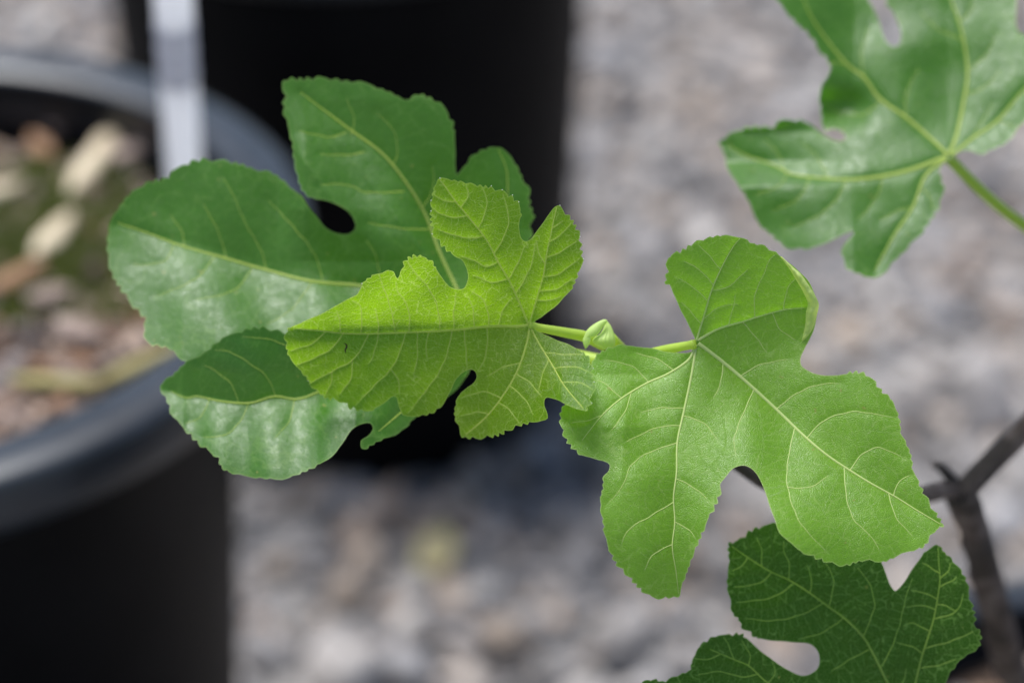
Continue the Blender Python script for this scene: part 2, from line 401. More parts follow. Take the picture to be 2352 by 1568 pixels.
# fallen leaf scrap on the gravel
fp = on_plane(1000, 1270, .016)
V = []; F = []
for i in range(9):
    t = i / 8 * 2 - 1; w = .014 * (1 - t * t) ** .6 + .001
    for y in (-1, -.5, 0, .5, 1): V.append((fp[0] + y * w + .004 * t, fp[1] + t * .026, fp[2] + .004 * (1 - abs(y)) * -1 + .006 * t * t))
for i in range(8):
    for k in range(4): F.append((i * 5 + k, i * 5 + k + 1, i * 5 + k + 6, i * 5 + k + 5))
M_fall = soft_mat('dry_yellow_leaf', (.62, .55, .28), (.6, .5, .2), .2, .6)
tag(link('fallen_leaf', V, F, M_fall), 'small pale yellow fallen leaf lying on the gravel before the pots', 'fallen leaf')

# ------------------------------------------------------------------ fig plant
root_p = on_plane(2480, 1800, RH - .03)
FIG = empty('fig_plant', tuple(root_p))
tag(FIG, 'fig plant with big lobed green leaves growing from the pot at its foot', 'fig plant')

def px_path(pts, step=12):
    P, _ = catmull(np.array(pts, float), step); return unproj(P[:, 0], P[:, 1], P[:, 2]), P
def branch(name, pts, r0, r1, mat, sides=12, wob=.12, parent=None, label=None):
    Q, P = px_path(pts); R = np.linspace(r0, r1, len(Q))
    o = tube(name, Q, R, mat, parent or FIG, sides, wob)
    if label: o['label'] = label
    return o
rb = root_p + np.array([0, 0, -.02])
trunk_px = [(2475, 1830, .93), (2400, 1690, .885), (2322, 1530, .835), (2290, 1420, .80), (2262, 1310, .775), (2234, 1210, .757), (2207, 1130, .742)]
branch('trunk', trunk_px, .0068, .0052, M_bark, 14, .22)
branch('branch', [(2207, 1136, .742), (2262, 1075, .742), (2352, 985, .738), (2460, 860, .728), (2560, 700, .72), (2640, 480, .71)], .0042, .0028, M_bark)
branch('branch', [(2205, 1128, .742), (2165, 1126, .735), (2110, 1138, .724), (1960, 1150, .71), (1820, 1130, .70), (1722, 1085, .69), (1600, 985, .675), (1500, 890, .66), (1425, 822, .648), (1392, 795, .642)], .0030, .0019, M_bark)
branch('twig_stub', [(2200, 1120, .742), (2178, 1092, .740), (2160, 1072, .737), (2146, 1066, .735)], .0026, .0013, M_bark)

# ---- leaves: outlines and veins traced in picture units, laid on curved sheets with their own depth
def zoomtf(s, ox, oy):
    return lambda L: [(p[0] * s + ox, p[1] * s + oy) + tuple(p[2:]) for p in L]
ZA = zoomtf(.4029, 631.6, 390.4); ZB = zoomtf(.5677, 1263.2, 516.8); ZC = zoomtf(.4394, 229.7, 160.8)
ZL = zoomtf(.3174, 287.1, 689.0); ZE = zoomtf(.4211, 1607.8, 0); ZF = zoomtf(.3959, 1464.2, 947.4)
ZQ = zoomtf(.18315, 1751.4, 574.2); ZU = zoomtf(.07325, 1320.7, 706.3)

def outline(runs, period, amp, seed):
    """runs: list of ('t' toothed | 's' smooth, [points])"""
    r = np.random.default_rng(seed)
    P = []; flag = []
    for k, pts in runs:
        for p in pts: P.append(p[:2]); flag.append(k == 't')
    Q, idx = catmull(P, 2.2, closed=True)
    fl = np.array(flag)[idx].astype(float)
    ker = np.hanning(9); ker /= ker.sum(); m = len(fl)
    fl = np.convolve(np.concatenate([fl[-10:], fl, fl[:10]]), ker, 'same')[10:-10]
    d = np.linalg.norm(np.roll(Q, -1, 0) - Q, axis=1); sarc = np.cumsum(d)
    T = np.roll(Q, -1, 0) - np.roll(Q, 1, 0); T /= np.linalg.norm(T, axis=1)[:, None] + 1e-9
    area = np.sum(Q[:, 0] * np.roll(Q[:, 1], -1) - Q[:, 1] * np.roll(Q[:, 0], -1))
    Nn = np.stack([T[:, 1], -T[:, 0]], 1) * (1 if area > 0 else -1)
    # uneven rounded teeth
    ph = sarc / period + 0.35 * np.sin(sarc / period * .73 + seed) + .3 * np.sin(sarc / period * 1.9)
    fr = ph - np.floor(ph); am = 0.75 + 0.35 * np.sin(np.floor(ph) * 12.9898 + seed) 
    tooth = np.minimum(fr / .66, (1 - fr) / .34) ** .75
    off = fl * amp * am * (tooth - .45) + (1 - fl) * .5 * np.sin(sarc / 9.)
    return Q + Nn * off[:, None]

def seg_dist(pts, poly_list):
    """distance of points to a set of polylines"""
    best = np.full(len(pts), 1e9)
    for pl in poly_list:
        A = pl[:-1]; B = pl[1:]; lo = pl.min(0) - 130; hi = pl.max(0) + 130
        sel = np.where(np.all((pts > lo) & (pts < hi), axis=1))[0]
        if not len(sel): continue
        p = pts[sel][:, None, :]; ab = (B - A)[None]; t = np.clip(((p - A[None]) * ab).sum(2) / ((ab ** 2).sum(2) + 1e-9), 0, 1)
        dd = np.linalg.norm(p - (A[None] + t[..., None] * ab), axis=2).min(1)
        best[sel] = np.minimum(best[sel], dd)
    return best

def inside(pts, poly):
    x, y = pts[:, 0], pts[:, 1]; c = np.zeros(len(pts), bool)
    xa, ya = poly[:, 0], poly[:, 1]; xb, yb = np.roll(xa, -1), np.roll(ya, -1)
    for i in range(len(poly)):
        cond = (ya[i] > y) != (yb[i] > y)
        if cond.any():
            xi = (xb[i] - xa[i]) * (y - ya[i]) / (yb[i] - ya[i] + 1e-12) + xa[i]
            c ^= cond & (x < xi)
    return c

def sheet(poly, grid):
    lo, hi = poly.min(0), poly.max(0)
    xs = np.arange(lo[0], hi[0], grid); ys = np.arange(lo[1], hi[1], grid * .866)
    g = np.stack(np.meshgrid(xs, ys), -1); g[1::2, :, 0] += grid / 2
    g = g.reshape(-1, 2) + np.random.default_rng(1).uniform(-.15, .15, (g.size // 2, 2)) * grid
    g = g[inside(g, poly)]
    ed = seg_dist(g, [np.vstack([poly[i:i + 41]]) for i in range(0, len(poly) - 1, 40)] + [np.vstack([poly[-1], poly[0]])])
    g = g[ed > grid * .55]
    n = len(poly); pts = np.vstack([poly, g])
    r = geometry.delaunay_2d_cdt([Vector(p) for p in pts], [(i, (i + 1) % n) for i in range(n)], [], 1, 1e-4)
    return np.array([tuple(v) for v in r[0]]), [tuple(f) for f in r[2]]

def sines(P, seed, wl, k=5):
    r = np.random.default_rng(seed); o = np.zeros(len(P))
    for i in range(k):
        a = r.uniform(0, 2 * np.pi); w = 2 * np.pi / (wl * r.uniform(.7, 1.5)); o += np.sin(P[:, 0] * w * math.cos(a) + P[:, 1] * w * math.sin(a) + r.uniform(0, 6.28))
    return o / math.sqrt(k)

class Leaf:
    """sheets: list of (poly, extra depth function); veins: list of (main polyline, width0, [side polylines])"""
    def __init__(s, base, d0, mat, vmat, veins, depth, quilt=(2.0, 9.0, 1.2, 5.0), wave=(2.0, 160.)):
        s.base = np.array(base, float); s.d0 = d0; s.mpp = d0 / FX; s.mat = mat; s.vmat = vmat; s.depthf = depth; s.quilt = quilt; s.wave = wave; s.lift = 0.0; s.sidew = .26; s.slift = None
        s.veins = []
        for main, w0, sides in veins:
            M, _ = catmull(main, 5); S = [catmull(x, 4)[0] for x in sides]
            S2 = []
            for q in S:                                  # gentle irregular course
                t = np.linspace(0, 1, len(q)); nrm = np.gradient(q, axis=0); nrm = np.stack([-nrm[:, 1], nrm[:, 0]], 1); nrm /= np.linalg.norm(nrm, axis=1)[:, None] + 1e-9
                S2.append(q + nrm * (np.sin(t * 3.14) * np.sin(np.arange(len(q)) * .55 + q[0, 0]) * .9)[:, None])
            s.veins.append((M, w0, S2))
        s.mains = [v[0] for v in s.veins]; s.sides = [q for v in s.veins for q in v[2]]
    def ladder(s, P):
        """arc length along and distance from the nearest vein: lets cross veins run between the side veins"""
        best = np.full(len(P), 1e9); arc = np.zeros(len(P)); off = 0.0
        for pl in s.mains + s.sides:
            lo = pl.min(0) - 90; hi = pl.max(0) + 90; sel = np.where(np.all((P > lo) & (P < hi), axis=1))[0]
            A = pl[:-1]; ab = pl[1:] - A; L = np.linalg.norm(ab, axis=1); cum = np.concatenate([[0], np.cumsum(L)])
            off += 3000.0
            if not len(sel): continue
            p = P[sel][:, None, :]; t = np.clip(((p - A[None]) * ab[None]).sum(2) / ((ab[None] ** 2).sum(2) + 1e-9), 0, 1)
            dd = np.linalg.norm(p - (A[None] + t[..., None] * ab[None]), axis=2); k = dd.argmin(1); r = np.arange(len(sel))
            m = dd[r, k] < best[sel]; ss = sel[m]
            best[ss] = dd[r, k][m]; arc[ss] = (cum[k] + t[r, k] * L[k])[m] + off
        return np.stack([arc, best], 1) * s.mpp * 1000
    def depth(s, P, extra=None):
        dm = seg_dist(P, s.mains); dsd = np.minimum(seg_dist(P, s.sides) if s.sides else dm, dm)
        a1, w1, a2, w2 = s.quilt
        h = s.depthf(P[:, 0], P[:, 1])                   # picture units, positive = away from the viewer
        h = h - a1 * (1 - np.exp(-dm / w1)) - a2 * (1 - np.exp(-(dsd / w2) ** 1.3))
        h = h + s.wave[0] * sines(P, int(s.base[0]), s.wave[1])
        if extra is not None: h = h + extra(P[:, 0], P[:, 1])
        return s.d0 + h * s.mpp, dm, dsd
    def build(s, polys, grid, extras=None, label=None):
        VV = []; FF = []; UV = []; VD = []; ED = []; o = 0
        for i, poly in enumerate(polys):
            pts, faces = sheet(poly, grid); ex = extras[i] if extras else None
            d, dm, dsd = s.depth(pts, ex); ed = seg_dist(pts, [np.vstack([poly[k:k + 41]]) for k in range(0, len(poly) - 1, 40)])
            VV.append(unproj(pts[:, 0], pts[:, 1], d)); FF += [tuple(q + o for q in f[::-1]) for f in faces]
            UV.append(np.hstack([(pts - s.base) * s.mpp * 1000, s.ladder(pts)])); VD.append(dsd * s.mpp * 1000); ED.append(ed * s.mpp * 1000); o += len(pts)
        V = np.vstack(VV); UV = np.vstack(UV)
        ob = link('leaf', V, FF, s.mat, FIG); me = ob.data
        u = me.uv_layers.new(name='leafuv'); li = np.zeros(len(me.loops), np.int32); me.loops.foreach_get('vertex_index', li)
        u.data.foreach_set('uv', np.ascontiguousarray(UV[li, :2], np.float32).ravel())
        u2 = me.uv_layers.new(name='ladder'); u2.data.foreach_set('uv', np.ascontiguousarray(UV[li, 2:], np.float32).ravel())
        for nm, arr in (('vd', VD), ('ed', ED)):
            a = me.attributes.new(nm, 'FLOAT', 'POINT'); a.data.foreach_set('value', np.concatenate(arr).astype(np.float32))
        if label: ob['label'] = label
        s.ob = ob; s.extras = extras
        return ob
    def build_veins(s, which_extra=None):
        for vi, (M, w0, S) in enumerate(s.veins):
            V = []; F = []
            ex = which_extra(vi) if which_extra else None
            for j, q in enumerate([M] + S):
                w = (w0 if j == 0 else w0 * s.sidew + .5); L = len(q); t = np.linspace(0, 1, L)
                wid = w * (1 - t) ** .75 * (.86 if j == 0 else .8) + (.75 if j == 0 else .55)
                d, _, _ = s.depth(q, ex)
                d = d + (wid * .16 - (s.lift if j == 0 else s.slift if s.slift is not None else s.lift * .45) + (1.2 * np.clip(t - .85, 0, 1) / .15 if j else 0)) * s.mpp
                Q = unproj(q[:, 0], q[:, 1], d)
                v, f = tube_data(Q, wid * .5 * s.mpp, 6 if j else 8, True)
                o = len(V); V += v; F += [tuple(k + o for k in ff) for ff in f]
            vo = link('vein', V, F, s.vmat, s.ob)
    def petiole(s, pts, r0, r1, mat):
        Q, P = px_path(pts, 6); R = np.linspace(r0, r1, len(Q)); R[:3] *= 1.12
        return tube('petiole', Q, R, mat, s.ob, 12, .03)

Y_vein = (.52, .62, .20)
MA = leaf_mat('young_leaf', (.042, .104, .004), (.052, .122, .006), (.22, .34, .05), (.44, .78, .003), .56, .34, .34, .85, .6, .9, .12)
MB = leaf_mat('fresh_leaf', (.114, .264, .012), (.150, .320, .020), (.38, .50, .15), (.35, .73, .014), .42, .35, .26, .38, .7, .8, .10)
MC = leaf_mat('mature_leaf', (.030, .104, .008), (.043, .132, .012), (.24, .36, .08), (.18, .54, .006), .30, .40, .22, .25, .62, .3, .05)
MF = leaf_mat('shaded_leaf', (.019, .060, .003), (.026, .074, .004), (.17, .30, .045), (.11, .34, .004), .26, .46, .28, .80, .25, .2, .35)  # shade cast by the broad leaf above is darkened into these greens
def vein_mat(name, base, trans, clear):
    """watery rib tissue: partly clear, so that the lit blade shows through it"""
    m, ns, ls = new_mat(name); out = N(ns, 'ShaderNodeOutputMaterial')
    pb = N(ns, 'ShaderNodeBsdfPrincipled', Roughness=.42); pb.inputs['Base Color'].default_value = (*base, 1)
    tr = N(ns, 'ShaderNodeBsdfTranslucent'); tr.inputs[0].default_value = (*trans, 1)
    tp = N(ns, 'ShaderNodeBsdfTransparent'); tp.inputs[0].default_value = (1, 1, .85, 1)
    m1 = N(ns, 'ShaderNodeMixShader', Fac=.5); ls.new(pb.outputs[0], m1.inputs[1]); ls.new(tr.outputs[0], m1.inputs[2])
    m2 = N(ns, 'ShaderNodeMixShader', Fac=clear); ls.new(m1.outputs[0], m2.inputs[1]); ls.new(tp.outputs[0], m2.inputs[2])
    ls.new(m2.outputs[0], out.inputs[0]); return m
VA = vein_mat('young_vein', (.86, .92, .28), (1.0, 1.0, .5), .58)
VB = vein_mat('fresh_vein', (.72, .80, .36), (.95, 1.0, .5), .12)
VC = vein_mat('mature_vein', (.60, .68, .20), (.8, .95, .25), .20)
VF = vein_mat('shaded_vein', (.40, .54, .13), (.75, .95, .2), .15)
M_pet = soft_mat('petiole_green', (.44, .58, .10), (.8, .95, .15), .40, .4, (.38, .52, .08))
M_bud = soft_mat('bud_green', (.60, .72, .28), (.85, 1.0, .3), .42, .5, (.48, .64, .20), 500)
M_under = soft_mat('leaf_underside', (.70, .76, .34), (.9, 1.0, .2), .50, .6, (.50, .62, .20), 400)

def fold(px, py, ax, ay, bx, by):                       # signed distance from the line a-b (positive on its left on screen, i.e. below when going right)
    L = math.hypot(bx - ax, by - ay); return ((bx - ax) * (py - ay) - (by - ay) * (px - ax)) / L
def splus(x, w): return w * np.logaddexp(0, x / w)
def soft(x, w): return np.sqrt(x * x + w * w) - w

# ---------- leaf A: young yellow-green one
A_runs = [
 ('s', ZA([(1478, 866), (1530, 830), (1590, 785), (1640, 735)])),
 ('t', ZA([(1690, 680), (1715, 625), (1740, 560), (1752, 500), (1742, 440), (1738, 380), (1715, 330), (1690, 285), (1655, 245)])),
 ('s', ZA([(1607, 205), (1560, 255), (1520, 310), (1485, 360), (1455, 395), (1425, 405), (1400, 380), (1392, 330), (1398, 280)])),
 ('t', ZA([(1408, 250), (1395, 205), (1355, 160), (1300, 128), (1230, 102), (1160, 90), (1095, 75), (1020, 60), (938, 52), (905, 110), (892, 190), (890, 250), (895, 320), (915, 380), (955, 430)])),
 ('s', ZA([(1005, 475), (1030, 497), (1065, 515), (1090, 555), (1100, 600), (1092, 645), (1075, 675), (1040, 680), (1000, 665), (965, 630), (935, 590)])),
 ('t', ZA([(915, 555), (895, 525), (865, 500), (835, 497), (800, 488), (755, 508), (730, 545)])),
 ('s', ZA([(715, 585), (700, 615), (688, 605), (675, 580)])),
 ('t', ZA([(640, 574), (590, 588), (545, 610), (505, 640)])),
 ('s', ZA([(480, 690), (460, 715), (400, 742), (320, 790), (240, 830), (160, 865)])),
 ('t', ZA([(85, 900), (60, 945), (65, 1000), (80, 1060), (120, 1110), (150, 1150), (185, 1190), (205, 1230), (250, 1265), (290, 1297), (340, 1305), (390, 1320), (420, 1350), (465, 1360), (510, 1375)])),
 ('s', ZA([(565, 1360), (610, 1335), (650, 1305), (680, 1290), (695, 1305), (705, 1340), (720, 1380)])),
 ('t', ZA([(735, 1400), (800, 1402), (880, 1388)])),
 ('s', ZA([(940, 1355), (975, 1310), (1000, 1260), (1025, 1205), (1055, 1170), (1090, 1143), (1120, 1136), (1142, 1150), (1148, 1180), (1130, 1215), (1090, 1245)])),
 ('t', ZA([(1050, 1280), (1030, 1340), (1025, 1400), (1045, 1460), (1070, 1518), (1140, 1525), (1210, 1520), (1280, 1505), (1330, 1480), (1390, 1455), (1450, 1440), (1510, 1425)])),
 ('s', ZA([(1552, 1418), (1550, 1380), (1537, 1340), (1540, 1305), (1560, 1296), (1610, 1310), (1650, 1333), (1700, 1352)])),
 ('t', ZA([(1765, 1370), (1795, 1330), (1808, 1280), (1822, 1225), (1808, 1170), (1805, 1115), (1785, 1065)])),
 ('s', ZA([(1740, 1030), (1680, 995), (1620, 975), (1570, 950), (1520, 930), (1480, 905)])),
]
A_veins = [
 (ZA([(1448, 884), (1380, 890), (1220, 890), (1000, 912), (740, 925), (530, 933), (380, 930), (270, 918), (120, 905)]), 9.0, [ZA(x) for x in [
   [(1220, 885), (1215, 820), (1190, 745), (1120, 690)], [(940, 905), (930, 800), (900, 715), (850, 640), (790, 575), (755, 520)],
   [(685, 915), (660, 790), (630, 700), (600, 620), (592, 592)], [(490, 925), (495, 830), (480, 770), (440, 745)], [(375, 925), (368, 860), (350, 800)],
   [(1210, 895), (1208, 1020), (1185, 1100), (1155, 1150)], [(1010, 915), (980, 1050), (930, 1160), (850, 1270), (760, 1385)],
   [(745, 928), (710, 1040), (660, 1135), (560, 1235), (460, 1340)], [(660, 1135), (700, 1190), (710, 1280)],
   [(535, 935), (490, 1020), (440, 1085), (330, 1145), (190, 1220)], [(440, 1085), (435, 1180), (370, 1280)], [(325, 1148), (318, 1220), (285, 1285)],
   [(390, 930), (330, 1010), (250, 1060), (130, 1110)], [(285, 925), (210, 990), (90, 1030)], [(1078, 905), (1090, 1060), (1096, 1130)],
   [(812, 925), (810, 1080), (790, 1160)], [(590, 933), (560, 1060), (530, 1105)], [(1020, 908), (1020, 800), (1032, 700)], [(765, 920), (760, 790), (700, 690), (690, 640)],
   [(1135, 890), (1130, 800), (1100, 720)], [(1270, 892), (1300, 800), (1340, 740)], [(880, 918), (860, 1000), (870, 1080)], [(585, 930), (590, 870), (570, 790)]]]),
 (ZA([(1445, 880), (1400, 770), (1340, 640), (1270, 520), (1200, 390), (1100, 265), (1030, 180), (970, 95), (942, 60)]), 7.0, [ZA(x) for x in [
   [(1375, 700), (1430, 610), (1470, 510), (1480, 420)], [(1335, 620), (1380, 540), (1425, 430)], [(1250, 475), (1310, 370), (1332, 270), (1300, 140)], [(1160, 330), (1200, 240), (1205, 160), (1180, 95)],
   [(1270, 525), (1210, 550), (1140, 520), (1060, 490)], [(1190, 375), (1130, 388), (1030, 375), (930, 340)], [(1100, 262), (1020, 270), (940, 250), (900, 215)], [(1060, 215), (1100, 150), (1090, 85)],
   [(1330, 620), (1240, 640), (1130, 600)], [(1030, 180), (960, 175), (905, 140)]]]),
 (ZA([(1450, 878), (1490, 740), (1530, 600), (1550, 470), (1570, 380), (1590, 280), (1606, 215)]), 5.0, [ZA(x) for x in [
   [(1492, 740), (1560, 745), (1630, 720)], [(1510, 690), (1600, 680), (1690, 625)], [(1528, 610), (1620, 590), (1735, 505)], [(1546, 500), (1640, 460), (1732, 395)], [(1565, 410), (1640, 360), (1690, 300)],
   [(1540, 540), (1500, 460), (1490, 400)], [(1582, 330), (1640, 290)]]]),
 (ZA([(1452, 890), (1435, 990), (1380, 1150), (1290, 1300), (1200, 1410), (1090, 1505)]), 6.0, [ZA(x) for x in [
   [(1290, 1300), (1210, 1265), (1130, 1275), (1060, 1300)], [(1380, 1165), (1450, 1210), (1520, 1290)], [(1340, 1230), (1420, 1300), (1470, 1390)], [(1275, 1325), (1340, 1370), (1390, 1440)], [(1400, 1100), (1310, 1120), (1200, 1180)], [(1220, 1390), (1150, 1380), (1060, 1400)]]]),
 (ZA([(1455, 890), (1500, 980), (1580, 1110), (1650, 1230), (1758, 1358)]), 4.5, [ZA(x) for x in [
   [(1540, 1040), (1640, 1050), (1760, 1050)], [(1590, 1130), (1700, 1120), (1790, 1150)], [(1640, 1210), (1730, 1210), (1810, 1250)], [(1560, 1080), (1520, 1180), (1500, 1270)]]]),
]
def depA(x, y):
    f = fold(x, y, 690, 764, 1215, 746)                 # >0 below the midrib
    up = np.clip(-f, 0, None); dn = np.clip(f, 0, None)
    k = np.interp(x, [680, 740, 830, 1000, 1120, 1215, 1290, 1360], [.70, .62, .38, .34, .20, -.30, -.66, -.72])
    h = -np.interp(x, [660, 950, 1150, 1300], [.90, .85, .62, .55]) * soft(up, 16) + .0011 * np.clip(up - 60, 0, None) ** 2 + k * soft(dn, 16)
    h += -.30 * np.clip(x - 1225, 0, None) * np.clip(dn / 40, 0, 1)     # basal lobe turned up to the sky
    h += -16 * np.tanh((y - 860) / 50) * np.exp(-((x - 1310) / 55) ** 2)
    h += 7 * np.sin((x - 700) / 33.0) * np.clip(up / 90, 0, 1) * .6
    return h
PA = outline(A_runs, 21, 9.0, 3)
LA = Leaf((1216, 746), FOCUS + .008, MA, VA, A_veins, depA, quilt=(3.0, 8, 1.6, 6), wave=(2.2, 130))
LA.build([PA], 3.6, label='bright yellow-green young leaf lit through from behind, the smallest whole leaf')
LA.lift = 2.0; LA.slift = .2; LA.build_veins()
LA.petiole([(1214, 746, FOCUS + .008), (1240, 753, FOCUS + .0095), (1300, 764, FOCUS + .013), (1350, 775, FOCUS + .016), (1400, 800, FOCUS + .022)], .0011, .0019, M_pet)

# pale glands on the tips of its teeth
M_gland = soft_mat('pale_gland', (.85, .88, .80), (.9, .9, .8), .3, .15, spec=.8)
gme = None
for (gx, gy) in [(1008, 412), (1280, 476), (1128, 432), (1156, 443), (1181, 456), (1197, 474), (992, 470), (991, 496), (1002, 544), (835, 648), (1360, 868), (1352, 838), (1356, 912), (706, 886), (1325, 560), (1334, 600)]:
    k = np.argmin(np.hypot(PA[:, 0] - gx, PA[:, 1] - gy)); w = PA[max(0, k - 5):k + 6]; c = np.array([1100., 740.])
    p = w[np.argmax(np.hypot(*(w - c).T))]; pos = unproj(p[0], p[1], LA.depth(p[None])[0][0] - .5 * LA.mpp)
    if gme is None:
        g0 = link('gland', iv * 1.25 * LA.mpp, if_, M_gland, LA.ob); gme = g0.data; g0.location = tuple(pos)
    else:
        g1 = bpy.data.objects.new('gland', gme); C.objects.link(g1); g1.parent = LA.ob; g1.location = tuple(pos)

# ---------- leaf B: broad fresh green one with a curled edge
B_runs = [
 ('s', ZB([(585, 455), (555, 395), (525, 335), (500, 280)])),
 ('t', ZB([(485, 240), (466, 230), (475, 190), (480, 128), (520, 110), (545, 98), (580, 75), (630, 55), (690, 43), (740, 45), (780, 52), (820, 75), (860, 82), (900, 105)])),
 ('s', ZB([(920, 115), (950, 140), (1000, 180), (1040, 220), (1070, 275), (1083, 320), (1080, 370), (1068, 420), (1050, 465), (1030, 500), (1015, 535), (1020, 570), (1060, 597), (1110, 607), (1160, 608)])),
 ('t', ZB([(1200, 600), (1240, 595), (1285, 608), (1320, 645), (1350, 680), (1385, 705), (1400, 750), (1415, 790), (1420, 840), (1440, 880), (1460, 930), (1470, 990), (1500, 1060), (1530, 1115), (1560, 1165), (1588, 1213), (1555, 1235), (1535, 1265), (1510, 1300), (1450, 1320), (1400, 1340), (1345, 1362), (1290, 1355), (1240, 1362), (1200, 1375), (1150, 1370), (1090, 1350)])),
 ('s', ZB([(1020, 1320), (980, 1290), (930, 1245), (905, 1180), (880, 1110), (860, 1050), (830, 1000), (800, 975), (770, 973), (735, 990), (705, 1025)])),
 ('t', ZB([(690, 1050), (685, 1090), (665, 1140), (630, 1210), (605, 1270), (580, 1330), (555, 1400), (530, 1470), (520, 1500), (480, 1505), (440, 1508), (395, 1495), (350, 1455), (320, 1420), (270, 1370), (240, 1310), (222, 1260), (215, 1200), (205, 1150), (205, 1100), (215, 1060)])),
 ('s', ZB([(215, 1020), (235, 995), (240, 970), (220, 955), (180, 945)])),
 ('t', ZB([(120, 925), (75, 880), (50, 830), (42, 780), (50, 740), (85, 690), (130, 640), (165, 590), (172, 555), (190, 525), (215, 510), (260, 490)])),
 ('s', ZB([(300, 487), (360, 492), (420, 500), (470, 512), (520, 517), (560, 515), (580, 505), (588, 490)])),
]
B_veins = [
 (ZB([(592, 468), (625, 360), (655, 260), (700, 160), (740, 90), (768, 55)]), 5.5, [ZB(x) for x in [[(640, 310), (590, 260), (520, 215)], [(662, 245), (610, 185), (540, 145)], [(690, 180), (640, 120), (600, 80)], [(655, 265), (720, 250), (800, 180)], [(612, 400), (560, 340), (530, 310)], [(620, 380), (690, 330), (760, 320)]]]),
 (ZB([(598, 466), (680, 420), (780, 390), (860, 365), (950, 342), (1030, 335)]), 7.0, [ZB(x) for x in [[(828, 375), (830, 280), (860, 210), (890, 140), (920, 115)], [(945, 342), (960, 260), (1000, 210)], [(720, 408), (740, 340), (750, 280)], [(780, 392), (830, 450), (880, 520)], [(900, 355), (930, 420), (1000, 470)]]]),
 (ZB([(600, 478), (700, 555), (800, 640), (920, 750), (1030, 855), (1120, 930), (1210, 990), (1300, 1045), (1400, 1100), (1480, 1150), (1584, 1211)]), 11.0, [ZB(x) for x in [
   [(770, 612), (850, 565), (980, 540)], [(915, 745), (1000, 680), (1090, 645), (1180, 640)], [(1040, 860), (1110, 790), (1220, 755), (1320, 765), (1400, 780)], [(1215, 990), (1260, 930), (1330, 900), (1430, 940)], [(1390, 1095), (1410, 1040), (1460, 1010)],
   [(825, 665), (770, 790), (745, 870), (755, 945)], [(990, 820), (965, 940), (960, 1050), (1000, 1180), (1060, 1260), (1130, 1330)], [(1190, 980), (1200, 1100), (1230, 1190), (1300, 1260), (1340, 1330)], [(1370, 1085), (1400, 1180), (1470, 1260)], [(960, 1060), (1050, 1060), (1130, 1010)], [(700, 558), (690, 640), (660, 700)]]]),
 (ZB([(592, 485), (570, 620), (540, 760), (515, 880), (512, 1000), (500, 1100), (505, 1200), (495, 1300), (510, 1400), (520, 1490)]), 6.5, [ZB(x) for x in [
   [(543, 740), (440, 740), (360, 760)], [(528, 810), (430, 820), (300, 880)], [(514, 880), (400, 920), (330, 970), (290, 1060), (230, 1130)], [(500, 1120), (400, 1180), (320, 1230), (285, 1300)], [(512, 1025), (580, 1060), (640, 1110)], [(497, 1290), (420, 1330), (380, 1400)], [(505, 1200), (560, 1230), (590, 1270)], [(535, 770), (620, 800), (680, 870)]]]),
 (ZB([(586, 492), (560, 545), (480, 600), (390, 640), (290, 700), (210, 770), (130, 870)]), 6.0, [ZB(x) for x in [[(400, 636), (330, 570), (220, 545)], [(290, 700), (220, 640), (185, 625)], [(500, 588), (440, 545), (340, 515)], [(330, 675), (300, 760), (240, 840)], [(210, 770), (150, 790), (80, 800)]]]),
]
def depB(x, y):
    lo = 1 / (1 + np.exp(-(y - 815) / 18))
    h = -.20 * (y - 790) * lo + .04 * (x - 1597)
    f = fold(x, y, 1597, 790, 2160, 1205)               # along the great rib, >0 below it
    h += (-.34 * soft(np.clip(f, 0, None), 14) * (1 / (1 + np.exp(-(x - 1680) / 28))) - .05 * soft(np.clip(-f, 0, None), 14)) * lo
    g = fold(x, y, 1560, 1365, 1597, 790)               # along the lower rib, <0 on its left
    h += -.36 * soft(np.clip(-g, 0, 150), 14) * np.clip((y - 860) / 120, 0, 1) * np.interp(y, [860, 1100, 1300], [1, .8, .2])
    h += .52 * splus(755 - y, 16) * -1 + .0006 * np.clip(700 - y, 0, None) ** 2            # the upper lobe leans towards the viewer
    h += 14 * np.exp(-((x - 1490) / 60) ** 2 - ((y - 1190) / 90) ** 2)
    h += .0018 * np.clip(y - 1180, 0, None) ** 2
    h += .22 * splus(1410 - x, 22)
    for bx, by, a, wy, wx in ((1480, 1060, 30, 62, 66), (1790, 1150, 24, 70, 80), (1690, 985, 20, 70, 90)):   # swells that turn to the sky
        h += -a * np.tanh((y - by) / wy) * np.exp(-((x - bx) / wx) ** 2)
    return h
PB = outline(B_runs, 25, 8.0, 11)
LB = Leaf((1597, 790), FOCUS + .004, MB, VB, B_veins, depB, quilt=(3.0, 12, 2.2, 9), wave=(3.0, 150))
LB.build([PB], 4.2, label='broad fresh green leaf with a rolled-over edge, beside the pale bud')
LB.lift = 1.6; LB.sidew = .15; LB.build_veins()
LB.petiole([(1597, 790, FOCUS + .004), (1570, 795, FOCUS + .0065), (1530, 803, FOCUS + .010), (1470, 818, FOCUS + .018), (1425, 826, FOCUS + .027)], .0012, .0018, M_pet)
